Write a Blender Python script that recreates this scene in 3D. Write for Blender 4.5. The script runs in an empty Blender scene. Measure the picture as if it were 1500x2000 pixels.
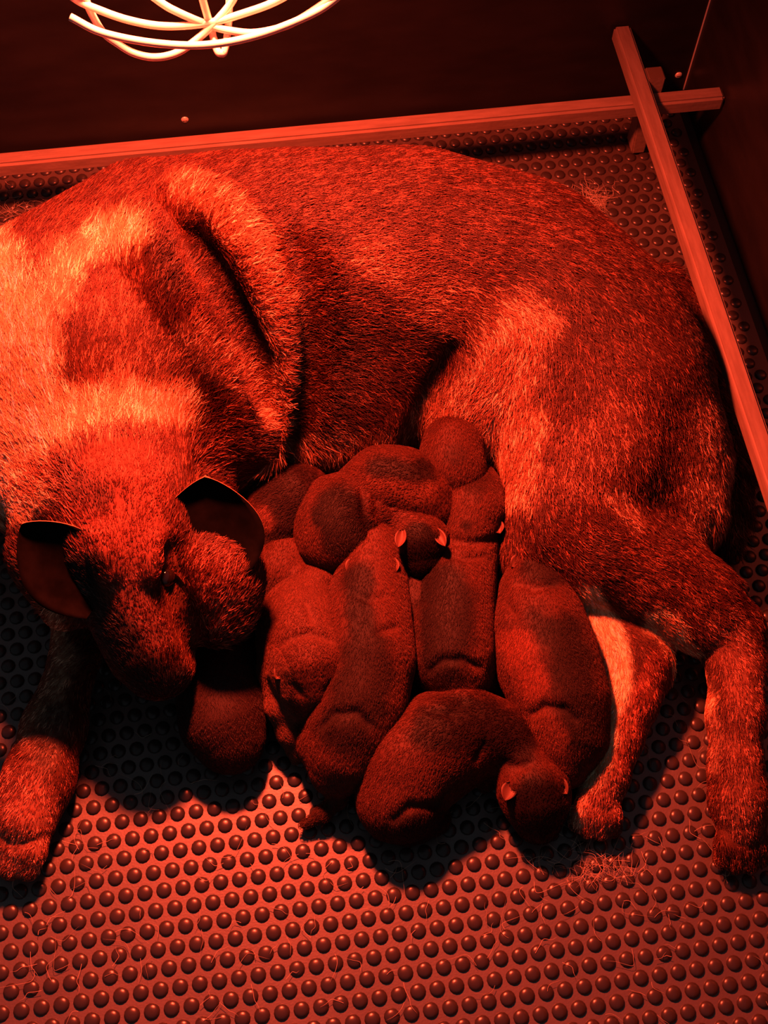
import bpy, bmesh, math, random
import numpy as np
import openvdb
from mathutils import Vector, Matrix

# ------------------------------------------------------------------ camera, world, exposure
K = 0.0155 / 0.018
CAM = np.array([-0.12682253628020834, -0.6655980206628701, 1.247933853411403]) * K
RW = np.array([[0.9889417601881587, -0.11839677943547178, 0.08931068007385648],
               [-0.1466179136177081, -0.8710908020301587, 0.4687259348754293],
               [0.022302070808263054, -0.47663719665775467, -0.8788171598233048]])
FOC = 2500.0

def at(px, py, z):
    """world point at height z that the photograph shows at pixel px, py (1500x2000 frame)"""
    d = RW @ np.array([(px - 750) / FOC, (py - 1000) / FOC, 1.0])
    return CAM + d * ((z - CAM[2]) / d[2])

def pix(P):
    v = (np.asarray(P, float) - CAM) @ RW
    return 750 + FOC * v[..., 0] / v[..., 2], 1000 + FOC * v[..., 1] / v[..., 2]

scene = bpy.context.scene
col = scene.collection
cam_data = bpy.data.cameras.new('camera')
cam_data.sensor_fit = 'VERTICAL'
cam_data.sensor_height = 24.0
cam_data.lens = FOC / 2000 * 24.0
cam_data.clip_start = 0.02
cam = bpy.data.objects.new('camera', cam_data)
col.objects.link(cam)
Rb = RW @ np.diag([1, -1, -1])
cam.matrix_world = Matrix.Translation(Vector(CAM)) @ Matrix(Rb.tolist()).to_4x4()
scene.camera = cam

world = bpy.data.worlds.new('world')
scene.world = world
world.use_nodes = True
bgn = world.node_tree.nodes['Background']
bgn.inputs[0].default_value = (0.85, 0.9, 1.0, 1)
bgn.inputs[1].default_value = 0.05

scene.view_settings.view_transform = 'Standard'
scene.view_settings.look = 'None'
scene.view_settings.gamma = 1.0
scene.view_settings.use_curve_mapping = False
scene.view_settings.exposure = 0.0

LAMP_Z = 0.70
LAMP_POS = np.array([-0.12, 0.185, LAMP_Z])
LAMP_POWER = 118.0
LAMP_COL = (1.0, 0.074, 0.028)

RNG = np.random.default_rng(7)
random.seed(7)

# ------------------------------------------------------------------ helpers
def tag(o, label=None, cat=None, group=None, kind=None):
    if label: o['label'] = label
    if cat: o['category'] = cat
    if group: o['group'] = group
    if kind: o['kind'] = kind
    return o

def link(name, data, parent=None):
    o = bpy.data.objects.new(name, data)
    col.objects.link(o)
    if parent is not None: o.parent = parent
    return o

def empty(name, loc):
    o = bpy.data.objects.new(name, None)
    col.objects.link(o)
    o.location = loc
    return o

def mesh_from(name, V, Fc, mats=(), smooth=True):
    me = bpy.data.meshes.new(name)
    me.from_pydata([tuple(v) for v in V], [], [tuple(int(i) for i in f) for f in Fc])
    for m in mats: me.materials.append(m)
    if smooth: me.polygons.foreach_set('use_smooth', [True] * len(me.polygons))
    me.update()
    return me

def bm_mesh(name, bm, mats=(), smooth=False):
    me = bpy.data.meshes.new(name)
    bm.to_mesh(me); bm.free()
    for m in mats: me.materials.append(m)
    if smooth: me.polygons.foreach_set('use_smooth', [True] * len(me.polygons))
    return me

def material(name, color, rough=0.5, metallic=0.0, spec=0.5, noise=None, bump=None, attr=None, emit=None):
    m = bpy.data.materials.new(name); m.use_nodes = True
    nt = m.node_tree; b = nt.nodes['Principled BSDF']
    b.inputs['Base Color'].default_value = (*color, 1)
    b.inputs['Roughness'].default_value = rough
    b.inputs['Metallic'].default_value = metallic
    b.inputs['Specular IOR Level'].default_value = spec
    tc = nt.nodes.new('ShaderNodeTexCoord')
    if attr:
        a = nt.nodes.new('ShaderNodeAttribute'); a.attribute_name = attr
        nt.links.new(a.outputs['Color'], b.inputs['Base Color'])
    if noise:
        scale, c2, stretch = noise
        mp = nt.nodes.new('ShaderNodeMapping'); mp.inputs['Scale'].default_value = stretch
        n = nt.nodes.new('ShaderNodeTexNoise'); n.inputs['Scale'].default_value = scale; n.inputs['Detail'].default_value = 5
        r = nt.nodes.new('ShaderNodeValToRGB')
        r.color_ramp.elements[0].position = 0.35; r.color_ramp.elements[1].position = 0.7
        r.color_ramp.elements[0].color = (*color, 1); r.color_ramp.elements[1].color = (*c2, 1)
        nt.links.new(tc.outputs['Object'], mp.inputs[0]); nt.links.new(mp.outputs[0], n.inputs['Vector'])
        nt.links.new(n.outputs[0], r.inputs[0]); nt.links.new(r.outputs[0], b.inputs['Base Color'])
    if bump:
        scale, strength = bump
        n = nt.nodes.new('ShaderNodeTexNoise'); n.inputs['Scale'].default_value = scale; n.inputs['Detail'].default_value = 4
        bp = nt.nodes.new('ShaderNodeBump'); bp.inputs['Strength'].default_value = strength
        bp.inputs['Distance'].default_value = 0.001
        nt.links.new(tc.outputs['Object'], n.inputs['Vector'])
        nt.links.new(n.outputs[0], bp.inputs['Height']); nt.links.new(bp.outputs[0], b.inputs['Normal'])
    if emit:
        b.inputs['Emission Color'].default_value = (*emit[0], 1)
        b.inputs['Emission Strength'].default_value = emit[1]
    return m

# ------------------------------------------------------------------ materials
M_mat = material('rubber', (0.060, 0.044, 0.040), 0.44, spec=1.0, noise=(9, (0.095, 0.072, 0.064), (1, 1, 1)), bump=(500, 0.15))
M_stud = material('rubber_stud', (0.04, 0.032, 0.03), 0.30, spec=0.6)
M_wall = material('black_board', (0.010, 0.010, 0.010), 0.40, spec=0.5, noise=(14, (0.018, 0.017, 0.017), (1, 1, 3)), bump=(90, 0.08))
M_floor = material('floor_board', (0.03, 0.028, 0.026), 0.7)
M_rail = material('bare_wood', (0.20, 0.15, 0.12), 0.6, spec=0.3, noise=(30, (0.27, 0.21, 0.17), (1, 8, 8)), bump=(220, 0.25))
M_rail2 = material('bare_wood_cross', (0.20, 0.15, 0.12), 0.6, spec=0.3, noise=(30, (0.27, 0.21, 0.17), (8, 1, 8)), bump=(220, 0.25))
M_darkbrown = material('dark_brown', (0.10, 0.07, 0.05), 0.8)
M_steel = material('steel_wire', (0.9, 0.88, 0.8), 0.4, metallic=0.25)
M_seam = material('seam_trim', (0.6, 0.58, 0.55), 0.4)
M_body = material('coat_skin', (0.2, 0.12, 0.08), 0.8, spec=0.2, attr='Col', bump=(700, 0.3))
M_hair = material('coat_hair', (0.2, 0.12, 0.08), 0.5, spec=0.35, attr='hcol')
M_pup = material('puppy_coat', (0.05, 0.03, 0.02), 0.6, spec=0.25, attr='Col', bump=(1500, 0.35))
M_pupfur = material('puppy_hair', (0.05, 0.03, 0.02), 0.55, spec=0.3, attr='hcol')
for m_ in (M_pup, M_pupfur):
    b_ = m_.node_tree.nodes['Principled BSDF']
    b_.inputs['Sheen Weight'].default_value = .12; b_.inputs['Sheen Roughness'].default_value = .4
    b_.inputs['Sheen Tint'].default_value = (1, .45, .35, 1)
bm_ = M_mat.node_tree.nodes['Principled BSDF']; bm_.inputs['Coat Weight'].default_value = 1.0; bm_.inputs['Coat Roughness'].default_value = .42
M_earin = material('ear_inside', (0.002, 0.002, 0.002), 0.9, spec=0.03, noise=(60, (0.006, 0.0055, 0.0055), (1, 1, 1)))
M_earout = material('ear_back', (0.34, 0.17, 0.10), 0.7, spec=0.2, noise=(150, (0.5, 0.27, 0.16), (1, 1, 1)), bump=(900, .3))
M_pupear = material('puppy_ear', (0.11, 0.045, 0.03), 0.5, spec=0.3)
M_eye = material('eye_gloss', (0.01, 0.006, 0.004), 0.08, spec=0.8)
M_nose = material('nose_skin', (0.012, 0.01, 0.01), 0.35, spec=0.5, bump=(800, 0.6))
M_claw = material('claw_horn', (0.03, 0.02, 0.018), 0.3)
M_skinpink = material('puppy_skin', (0.38, 0.2, 0.16), 0.45)

# ------------------------------------------------------------------ the box: floor, walls, mat
CX, CY = 0.4985 * K, 0.588 * K            # inner corner of the two walls
def box_mesh(name, lo, hi, mats, bevel=0.0, seg=2):
    bm = bmesh.new(); bmesh.ops.create_cube(bm, size=1)
    for v in bm.verts:
        for i in range(3): v.co[i] = lo[i] + (v.co[i] + .5) * (hi[i] - lo[i])
    if bevel: bmesh.ops.bevel(bm, geom=bm.edges[:], offset=bevel, segments=seg, affect='EDGES')
    return bm_mesh(name, bm, mats)

tag(link('floor', box_mesh('floor', (-1.6, -1.8, -.03), (CX, CY, -.006), [M_floor])), kind='structure')
tag(link('wall_back', box_mesh('wall_back', (-1.6, CY, -.03), (CX + .018, CY + .018, .62), [M_wall], .001)), kind='structure')
tag(link('wall_right', box_mesh('wall_right', (CX, -1.8, -.03), (CX + .018, CY, .62), [M_wall], .001)), kind='structure')
tag(link('trim_1', box_mesh('trim_1', (CX - .0016, CY - .0016, 0.004), (CX, CY, .615), [M_seam], .0004)), kind='structure')

PITCH, Q = 0.0155, 0.9917032561596324 * 0.0155
SHX, SHY = -0.4117647378155192 * K, -0.4127177460424675 * K
mat = empty('rubber_mat', (0, -.2, 0))
tag(mat, 'dark rubber mat covered in rows of round studs under the dogs', 'mat')
MX0, MX1, MY0, MY1 = -0.95, CX - .012, -1.25, CY - .012
sheet = link('sheet', box_mesh('sheet', (MX0, MY0 + .2, -.006), (MX1, MY1 + .2, 0.0), [M_mat], .001), mat)

def stud_profile():
    R, H = 0.0064, 0.0034
    prof = [(R * 1.0, -.0001), (R * .985, .0009), (R * .88, .0019), (R * .66, .0028), (R * .36, .00325)]
    return prof, H
def stud_geo(n):
    prof, H = stud_profile(); V = []; Fc = []
    for r, z in prof:
        for k in range(n):
            a = 2 * math.pi * k / n; V.append((r * math.cos(a), r * math.sin(a), z))
    V.append((0, 0, H)); top = len(V) - 1
    for j in range(len(prof) - 1):
        for k in range(n):
            a = j * n + k; b = j * n + (k + 1) % n; Fc.append((a, b, b + n, a + n))
    j = (len(prof) - 1) * n
    for k in range(n): Fc.append((j + k, j + (k + 1) % n, top))
    return V, Fc
spots = []
for v in range(-60, 40):
    for u in range(-80, 90):
        uu = u + (0.5 if v % 2 else 0.0)
        x = uu * PITCH + SHX; y = -v * Q + SHY
        if not (MX0 + .01 < x < MX1 - .008 and MY0 + .01 < y < MY1 - .008): continue
        px, py = pix((x, y, 0))
        if -350 < px < 1800 and -100 < py < 2500:
            spots.append((x, y, float(px), float(py)))
def front(s): return 10 < s[2] < 1490 and 10 < s[3] < 1990 and s[3] > 1300
spots.sort(key=lambda s: (not front(s), -s[3] - 0.15 * abs(s[2] - 750) * 0))
V1, F1 = stud_geo(14)
stud_me = mesh_from('stud', V1, F1, [M_stud])
for i, s in enumerate(spots[:300]):
    o = link('stud', stud_me, mat); o.location = (s[0], s[1] + .2, 0)
V2, F2 = stud_geo(12)
V2 = np.array(V2); F2q = [f for f in F2]
VV = []; FF = []
for s in spots[300:]:
    b = len(VV); VV.extend((V2 + [s[0], s[1] + .2, 0]).tolist()); FF.extend([tuple(i + b for i in f) for f in F2q])
tag(link('studs', mesh_from('studs', VV, FF, [M_stud]), mat), kind='stuff')

# ------------------------------------------------------------------ rails
RZ = 0.126 * K
T = 0.0185
bx = at(600, 300, RZ - T)                  # only to check the line of the back rail
BRY = at(700, 257, RZ - T)[1]              # front upper edge of the back rail
back_end = CX - .0015
me = box_mesh('guard_rail', (-1.2, 0, 0), (back_end, T, T), [M_rail], .0028, 3)
r1 = link('guard_rail', me); r1.location = (0, BRY, RZ - 2 * T)
tag(r1, 'pale square wooden rail running along the back wall behind the mother dog', 'rail', 'guard rails of the box')
RRX = at(1249, 200, RZ)[0]
me = box_mesh('guard_rail', (0, -1.2, 0), (T, CY - .002, T), [M_rail2], .0028, 3)
r2 = link('guard_rail', me); r2.location = (RRX, 0, RZ - T)
r2.rotation_euler = (0, 0, 0)
tag(r2, 'pale square wooden rail running along the right side on top of the other rail', 'rail', 'guard rails of the box')

# corner post
fp = at(1243, 308, 0)
PX0 = RRX + T * .15
pw = 0.0185
bm = bmesh.new(); bmesh.ops.create_cube(bm, size=1)
for v in bm.verts:
    v.co.x *= pw; v.co.y *= pw; v.co.z = (v.co.z + .5) * 0.103
bmesh.ops.bevel(bm, geom=[e for e in bm.edges], offset=.0012, segments=2, affect='EDGES')
bm.normal_update()
for f in bm.faces: f.material_index = 1 if f.normal.z > .9 else 0  # top face gets a darker brown than the sides
post = link('corner_post', bm_mesh('corner_post', bm, [M_rail2, M_darkbrown]))
PY = BRY + T + pw / 2 + .0008
post.location = (RRX + T + pw / 2 + .0006, PY, 0.0036)
tag(post, 'short upright wooden post in the outer corner where the two rails cross', 'post')
# lower support block under the crossing
bm = bmesh.new(); bmesh.ops.create_cube(bm, size=1)
hb = RZ - 2 * T - .0042
for v in bm.verts:
    v.co.x *= .019; v.co.y *= .019; v.co.z = (v.co.z + .5) * hb
    if v.co.z < .01 and v.co.x < 0: v.co.x += .004
bmesh.ops.bevel(bm, geom=[e for e in bm.edges], offset=.0015, segments=2, affect='EDGES')
blk = link('rail_foot', bm_mesh('rail_foot', bm, [M_rail2]))
fb = at(1243, 300, 0.004)
blk.location = (fb[0], fb[1] + .0095, .0038)
tag(blk, 'wooden foot block standing on the mat under the crossing of the rails', 'block')

def screw(name, loc, axis, label):
    t = empty(name, loc)
    bm = bmesh.new()
    bmesh.ops.create_uvsphere(bm, u_segments=14, v_segments=8, radius=.0042)
    bmesh.ops.delete(bm, geom=[v for v in bm.verts if v.co.z < -.0001], context='VERTS')
    for v in bm.verts: v.co.z *= .5
    hd = link('screw_head', bm_mesh('screw_head', bm, [M_steel], True), t)
    bm = bmesh.new(); bmesh.ops.create_cube(bm, size=1)
    for v in bm.verts: v.co = Vector((v.co.x * .005, v.co.y * .0008, v.co.z * .0004 + .0021))
    link('slot', bm_mesh('slot', bm, [M_darkbrown]), t)
    t.rotation_euler = axis
    tag(t, label, 'screw')
def onwall(px, py):   # point of the back wall's face shown at a pixel
    d = RW @ np.array([(px - 750) / FOC, (py - 1000) / FOC, 1.0])
    return CAM + d * ((CY - CAM[1]) / d[1])
w = onwall(361, 233); screw('wall_screw', (w[0], CY - .0004, w[2]), (math.pi / 2, 0, 0), 'small screw head in the black back wall above the long rail')
w = onwall(1325, 146); screw('wall_screw', (w[0], CY - .0004, w[2]), (math.pi / 2, 0, 0), 'round screw head low in the back wall beside the corner post')

# ------------------------------------------------------------------ heat lamp
def tube(name, pts, r, mat_, parent=None, cyc=False, sub=6, seg=10):
    P = [Vector(p) for p in pts]; n = len(P); C_ = []
    rng = range(n) if cyc else range(n - 1)
    for i in rng:
        p0 = P[(i - 1) % n] if (cyc or i > 0) else P[0] * 2 - P[1]
        p1 = P[i]; p2 = P[(i + 1) % n]
        p3 = P[(i + 2) % n] if (cyc or i + 2 < n) else P[-1] * 2 - P[-2]
        for s in range(sub):
            t = s / sub
            C_.append(.5 * ((2 * p1) + (p2 - p0) * t + (2 * p0 - 5 * p1 + 4 * p2 - p3) * t * t + (3 * p1 - p0 - 3 * p2 + p3) * t ** 3))
    if not cyc: C_.append(P[-1])
    V = []; Fc = []; N = len(C_); up = None
    for i, c in enumerate(C_):
        a = C_[(i + 1) % N] if (cyc or i < N - 1) else c; b = C_[i - 1] if (cyc or i > 0) else c
        t = (a - b).normalized()
        if up is None: up = t.orthogonal().normalized()
        up = (up - t * up.dot(t)).normalized(); s = t.cross(up)
        rr = r[min(i * len(r) // N, len(r) - 1)] if isinstance(r, (list, tuple)) else r
        for k in range(seg):
            an = 2 * math.pi * k / seg; V.append(c + (up * math.cos(an) + s * math.sin(an)) * rr)
    for i in range(N if cyc else N - 1):
        for k in range(seg):
            a = i * seg + k; b = i * seg + (k + 1) % seg; j = ((i + 1) % N) * seg
            Fc.append((a, b, j + (k + 1) % seg, j + k))
    if not cyc:
        Fc.append(tuple(range(seg))[::-1]); Fc.append(tuple((N - 1) * seg + k for k in range(seg)))
    if parent is not None:
        off = parent.location; V = [v - off for v in V]
    return link(name, mesh_from(name, V, Fc, [mat_]), parent)

lamp = empty('heat_lamp', tuple(LAMP_POS))
tag(lamp, 'hanging red heat lamp with a glowing curved wire guard', 'lamp')
def wire(pts):
    tube('guard_wire', [at(x, y, z) for x, y, z in pts], .0026, M_steel, lamp)
gz = .46
wire([(137, 33, gz + .02), (200, 64, gz + .012), (300, 84, gz + .006), (400, 88, gz + .004), (500, 70, gz + .006), (600, 32, gz + .012), (655, -2, gz + .02), (715, -60, gz + .035)])
wire([(105, -35, gz + .03), (150, 0, gz + .022), (190, 18, gz + .018), (250, 39, gz + .012), (320, 51, gz + .006), (400, 46, gz + .002), (470, 28, gz + .008), (550, -3, gz + .02), (630, -60, gz + .04)])
wire([(230, -60, gz + .04), (310, 2, gz + .02), (350, 25, gz + .012), (405, 48, gz + .001), (450, 60, gz - .001), (500, 64, gz), (560, 50, gz + .003), (610, 22, gz + .012), (665, -20, gz + .026), (700, -70, gz + .04)])
wire([(375, -80, gz + .05), (396, 0, gz + .02), (412, 55, gz - .004), (424, 98, gz - .012), (432, 104, gz - .013), (439, 98, gz - .012), (446, 50, gz - .001), (448, 0, gz + .014), (450, -80, gz + .04)])
wire([(150, -70, gz + .05), (168, 0, gz + .022), (186, 40, gz + .008), (204, 66, gz + .002), (228, 84, gz - .004), (262, 104, gz - .010), (305, 112, gz - .012), (350, 101, gz - .010), (395, 68, gz - .004), (425, 38, gz + .004), (455, 0, gz + .015), (490, -70, gz + .04)])
# upper ring and the shade, bulb, socket and cord above the frame
L0 = Vector(LAMP_POS)
tube('guard_ring', [(L0.x + .115 * math.cos(a), L0.y + .115 * math.sin(a), LAMP_Z + .012) for a in np.linspace(0, 2 * math.pi, 16, endpoint=False)], .0026, M_steel, lamp, cyc=True)
def lathe(name, prof, mat_, parent, n=40, thick=0):
    V = []; Fc = []
    for r, z in prof:
        for k in range(n):
            a = 2 * math.pi * k / n; V.append((r * math.cos(a), r * math.sin(a), z))
    for j in range(len(prof) - 1):
        for k in range(n):
            a = j * n + k; b = j * n + (k + 1) % n; Fc.append((a, b, b + n, a + n))
    return link(name, mesh_from(name, V, Fc, [mat_]), parent)
M_shade = material('spun_aluminium', (0.7, 0.7, 0.7), 0.4, metallic=0.9)
M_bulb = material('bulb_glass', (0.5, 0.02, 0.01), 0.2, emit=((1, .05, .02), 6.0))
lathe('lamp_shade', [(.118, .012), (.116, .02), (.10, .07), (.07, .12), (.035, .15), (.03, .15), (.065, .118), (.096, .068), (.113, .014), (.118, .012)], M_shade, lamp)
lathe('bulb', [(.0, .004), (.03, .006), (.05, .014), (.055, .028), (.045, .06), (.025, .09), (.02, .12), (0, .12)], M_bulb, lamp)
lathe('lamp_socket', [(0, .118), (.024, .118), (.026, .15), (.026, .20), (.012, .215), (0, .215)], material('black_socket', (.02, .02, .02), .4), lamp)
tube('cord', [(L0.x, L0.y, LAMP_Z + .21), (L0.x + .01, L0.y, LAMP_Z + .6), (L0.x, L0.y + .01, LAMP_Z + 1.3)], .0035, material('black_cord', (.02, .02, .02), .5), lamp)
ld = bpy.data.lights.new('heat_lamp_light', 'SPOT')
ld.spot_size = math.radians(165); ld.spot_blend = 1.0
ld.shadow_soft_size = 0.035; ld.energy = LAMP_POWER; ld.color = LAMP_COL
lo = bpy.data.objects.new('heat_lamp_light', ld); col.objects.link(lo)
lo.location = (LAMP_POS[0], LAMP_POS[1], LAMP_Z - .045)
lo.rotation_euler = Vector((-.04, -.36, -.66)).to_track_quat('-Z', 'Y').to_euler()

# ------------------------------------------------------------------ organic bodies: distance field -> one continuous mesh
def smin(a, b, k):
    h = np.clip(.5 + .5 * (b - a) / k, 0, 1)
    return b * (1 - h) + a * h - k * h * (1 - h)

GRID = {}
def push_out(P, gname, h):
    """keep hair points at least h above the skin, using the body's distance field"""
    D, lo_, vox = GRID[gname]
    i = np.clip(np.round((P - lo_) / vox).astype(int), 1, np.array(D.shape) - 2)
    a, b, c = i[:, 0], i[:, 1], i[:, 2]
    g = np.stack([D[a + 1, b, c] - D[a - 1, b, c], D[a, b + 1, c] - D[a, b - 1, c], D[a, b, c + 1] - D[a, b, c - 1]], 1)
    g /= np.linalg.norm(g, axis=1, keepdims=True) + 1e-9
    d = D[a, b, c] + ((P - (lo_ + i * vox)) * g).sum(1)
    return P + g * np.clip(h - d, 0, .02)[:, None]

def sdf_mesh(name, chains, vox, mats, floor=0.0034, pad=.012, grooves=(), world_segs=()):
    """chains: list of (points[(px,py,z,r)], k). Returns mesh with world vertices."""
    segs = []
    for pts, k in chains:
        P = [np.append(at(x, y, z), r) for x, y, z, r in pts]
        if len(P) == 1: P = P * 2
        segs.append(([(P[i], P[i + 1]) for i in range(len(P) - 1)], k))
    segs += [([(P[i], P[i + 1]) for i in range(len(P) - 1)], k) for P, k in world_segs]
    allp = np.array([p for s, _ in segs for ab in s for p in ab])
    lo_ = (allp[:, :3] - allp[:, 3:]).min(0) - pad; hi_ = (allp[:, :3] + allp[:, 3:]).max(0) + pad
    lo_[2] = max(lo_[2], floor - 3 * vox)
    n = np.ceil((hi_ - lo_) / vox).astype(int) + 1
    D = np.full(n, 1.0, np.float32)
    ax = [lo_[i] + vox * np.arange(n[i]) for i in range(3)]
    def block(A, B, m):
        i0 = []; i1 = []
        for i in range(3):
            a = min(A[i] - A[3], B[i] - B[3]) - m; b = max(A[i] + A[3], B[i] + B[3]) + m
            i0.append(max(0, int((a - lo_[i]) / vox))); i1.append(min(n[i], int((b - lo_[i]) / vox) + 2))
        sl = tuple(slice(a, b) for a, b in zip(i0, i1))
        X, Y, Z = np.meshgrid(ax[0][sl[0]], ax[1][sl[1]], ax[2][sl[2]], indexing='ij', sparse=True)
        ab = B[:3] - A[:3]; L2 = max(float(ab @ ab), 1e-12)
        t = np.clip(((X - A[0]) * ab[0] + (Y - A[1]) * ab[1] + (Z - A[2]) * ab[2]) / L2, 0, 1)
        dd = np.sqrt((X - A[0] - t * ab[0]) ** 2 + (Y - A[1] - t * ab[1]) ** 2 + (Z - A[2] - t * ab[2]) ** 2) - (A[3] + t * (B[3] - A[3]))
        return sl, dd.astype(np.float32)
    for ss, k in segs:
        for A, B in ss:
            sl, dd = block(A, B, max(k * 2, 4 * vox))
            D[sl] = smin(D[sl], dd, k)
    for pts, r, k in grooves:                  # carve creases: smooth subtraction
        P = [np.append(p, r) for p in pts]
        for A, B in zip(P[:-1], P[1:]):
            sl, dd = block(A, B, k * 2)
            D[sl] = -smin(-D[sl], dd, k)
    Zc = ax[2][None, None, :]
    D = np.maximum(D, (floor - Zc).astype(np.float32))
    GRID[name] = (np.clip(D, -.02, .02), lo_.copy(), vox)
    D = np.clip(D, -3 * vox, 3 * vox)
    D[0] = D[-1] = 3 * vox; D[:, 0] = D[:, -1] = 3 * vox; D[:, :, 0] = D[:, :, -1] = 3 * vox
    g = openvdb.FloatGrid(3 * vox)
    g.copyFromArray(D)
    g.transform = openvdb.createLinearTransform(voxelSize=vox)
    pts, quads = g.convertToQuads(0.0)
    pts = np.asarray(pts, np.float64) + lo_
    me = bpy.data.meshes.new(name)
    quads = np.asarray(quads, np.int32)[:, ::-1]
    nv, nf = len(pts), len(quads)
    me.vertices.add(nv); me.vertices.foreach_set('co', pts.astype(np.float32).ravel())
    me.loops.add(nf * 4); me.loops.foreach_set('vertex_index', quads.ravel())
    me.polygons.add(nf); me.polygons.foreach_set('loop_start', np.arange(0, nf * 4, 4, dtype=np.int32))
    me.polygons.foreach_set('use_smooth', np.ones(nf, bool))
    me.update(calc_edges=True)
    # smooth out voxel stepping
    bm = bmesh.new(); bm.from_mesh(me)
    for _ in range(3): bmesh.ops.smooth_vert(bm, verts=bm.verts, factor=.5, use_axis_x=True, use_axis_y=True, use_axis_z=True)
    bm.to_mesh(me); bm.free()
    # outward normals?
    P = np.empty(nv * 3, np.float32); me.vertices.foreach_get('co', P); P = P.reshape(-1, 3)
    q = P[quads]
    vol = np.einsum('ij,ij->i', q[:, 0], np.cross(q[:, 1], q[:, 2])).sum()
    if vol < 0: me.flip_normals(); me.update()
    for m in mats: me.materials.append(m)
    return me

def verts_of(me):
    P = np.empty(len(me.vertices) * 3, np.float32); me.vertices.foreach_get('co', P)
    N = np.empty(len(me.vertices) * 3, np.float32); me.vertices.foreach_get('normal', N)
    return P.reshape(-1, 3).astype(float), N.reshape(-1, 3).astype(float)

def seg_dist(px, py, pts):
    d = np.full(px.shape, 1e9)
    if len(pts) == 1: return np.hypot(px - pts[0][0], py - pts[0][1])
    for (x0, y0), (x1, y1) in zip(pts[:-1], pts[1:]):
        dx, dy = x1 - x0, y1 - y0
        t = np.clip(((px - x0) * dx + (py - y0) * dy) / (dx * dx + dy * dy + 1e-9), 0, 1)
        d = np.minimum(d, np.hypot(px - x0 - t * dx, py - y0 - t * dy))
    return d

def value_noise(P, scale, seed=0):
    """cheap smooth 3-D noise 0..1"""
    p = P * scale + 100; i = np.floor(p).astype(np.int64); f = p - i; f = f * f * (3 - 2 * f)
    def h(a, b, c):
        x = (a * 73856093) ^ (b * 19349663) ^ (c * 83492791) ^ (seed * 2654435761)
        x = (x ^ (x >> 13)) * 1274126177
        return ((x ^ (x >> 16)) & 0xffff) / 65535.0
    r = 0
    for a in (0, 1):
        for b in (0, 1):
            for c in (0, 1):
                w_ = (f[:, 0] if a else 1 - f[:, 0]) * (f[:, 1] if b else 1 - f[:, 1]) * (f[:, 2] if c else 1 - f[:, 2])
                r = r + w_ * h(i[:, 0] + a, i[:, 1] + b, i[:, 2] + c)
    return r

def paint(P, base, marks):
    """coat markings, with some light and shade painted in: base colour, then marks (polyline in the photo's frame, inner width, soft width, colour, strength)"""
    px, py = pix(P)
    wob = (value_noise(P, 60, 3) - .5) * 26 + (value_noise(P, 200, 4) - .5) * 14
    C_ = np.tile(np.array(base, float), (len(P), 1))
    for pts, wi, ws, c, s in marks:
        d = seg_dist(px, py, pts) + wob * min(1, ws / 40)
        a = np.clip((wi + ws - d) / ws, 0, 1); a = (a * a * (3 - 2 * a) * s)[:, None]
        C_ = C_ * (1 - a) + np.array(c) * a
    return C_

def set_col(me, C_):
    a = me.color_attributes.new('Col', 'FLOAT_COLOR', 'POINT')
    a.data.foreach_set('color', np.c_[C_, np.ones(len(C_))].astype(np.float32).ravel())

def sample_surface(me, n, keep):
    P, N = verts_of(me)
    nf = len(me.polygons)
    lv = np.empty(nf * 4, np.int32); me.loops.foreach_get('vertex_index', lv); q = lv.reshape(-1, 4)
    A, B, C_, D = (P[q[:, i]] for i in range(4))
    area = np.linalg.norm(np.cross(C_ - A, D - B), axis=1) / 2
    m = keep((A + B + C_ + D) / 4, N[q[:, 0]])
    area = area * m
    idx = RNG.choice(nf, n, p=area / area.sum())
    u = RNG.random(n)[:, None]; v = RNG.random(n)[:, None]
    w4 = ((1 - u) * (1 - v), u * (1 - v), u * v, (1 - u) * v)
    qp = q[idx]
    pos = sum(w_ * P[qp[:, i]] for i, w_ in enumerate(w4)); nor = sum(w_ * N[qp[:, i]] for i, w_ in enumerate(w4))
    nor /= np.linalg.norm(nor, axis=1, keepdims=True) + 1e-9
    return pos, nor

def flow_dirs(pos, nor, guides, sigma=90):
    """comb direction: guides (px,py,dx,dy) in the photo's frame, laid onto the surface"""
    px, py = pix(pos)
    G = np.array(guides, float)
    gd = G[:, 2:4] / np.linalg.norm(G[:, 2:4], axis=1, keepdims=True)
    dx = np.zeros(len(pos)); dy = np.zeros(len(pos))
    for g, d_ in zip(G, gd):
        w_ = 1.0 / ((px - g[0]) ** 2 + (py - g[1]) ** 2 + 900) ** 1.6
        dx += w_ * d_[0]; dy += w_ * d_[1]
    l = np.hypot(dx, dy) + 1e-12; dx /= l; dy /= l
    W = np.outer(dx, RW[:, 0]) + np.outer(dy, RW[:, 1])
    W = W - nor * (W * nor).sum(1)[:, None]
    return W / (np.linalg.norm(W, axis=1, keepdims=True) + 1e-9)

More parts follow.
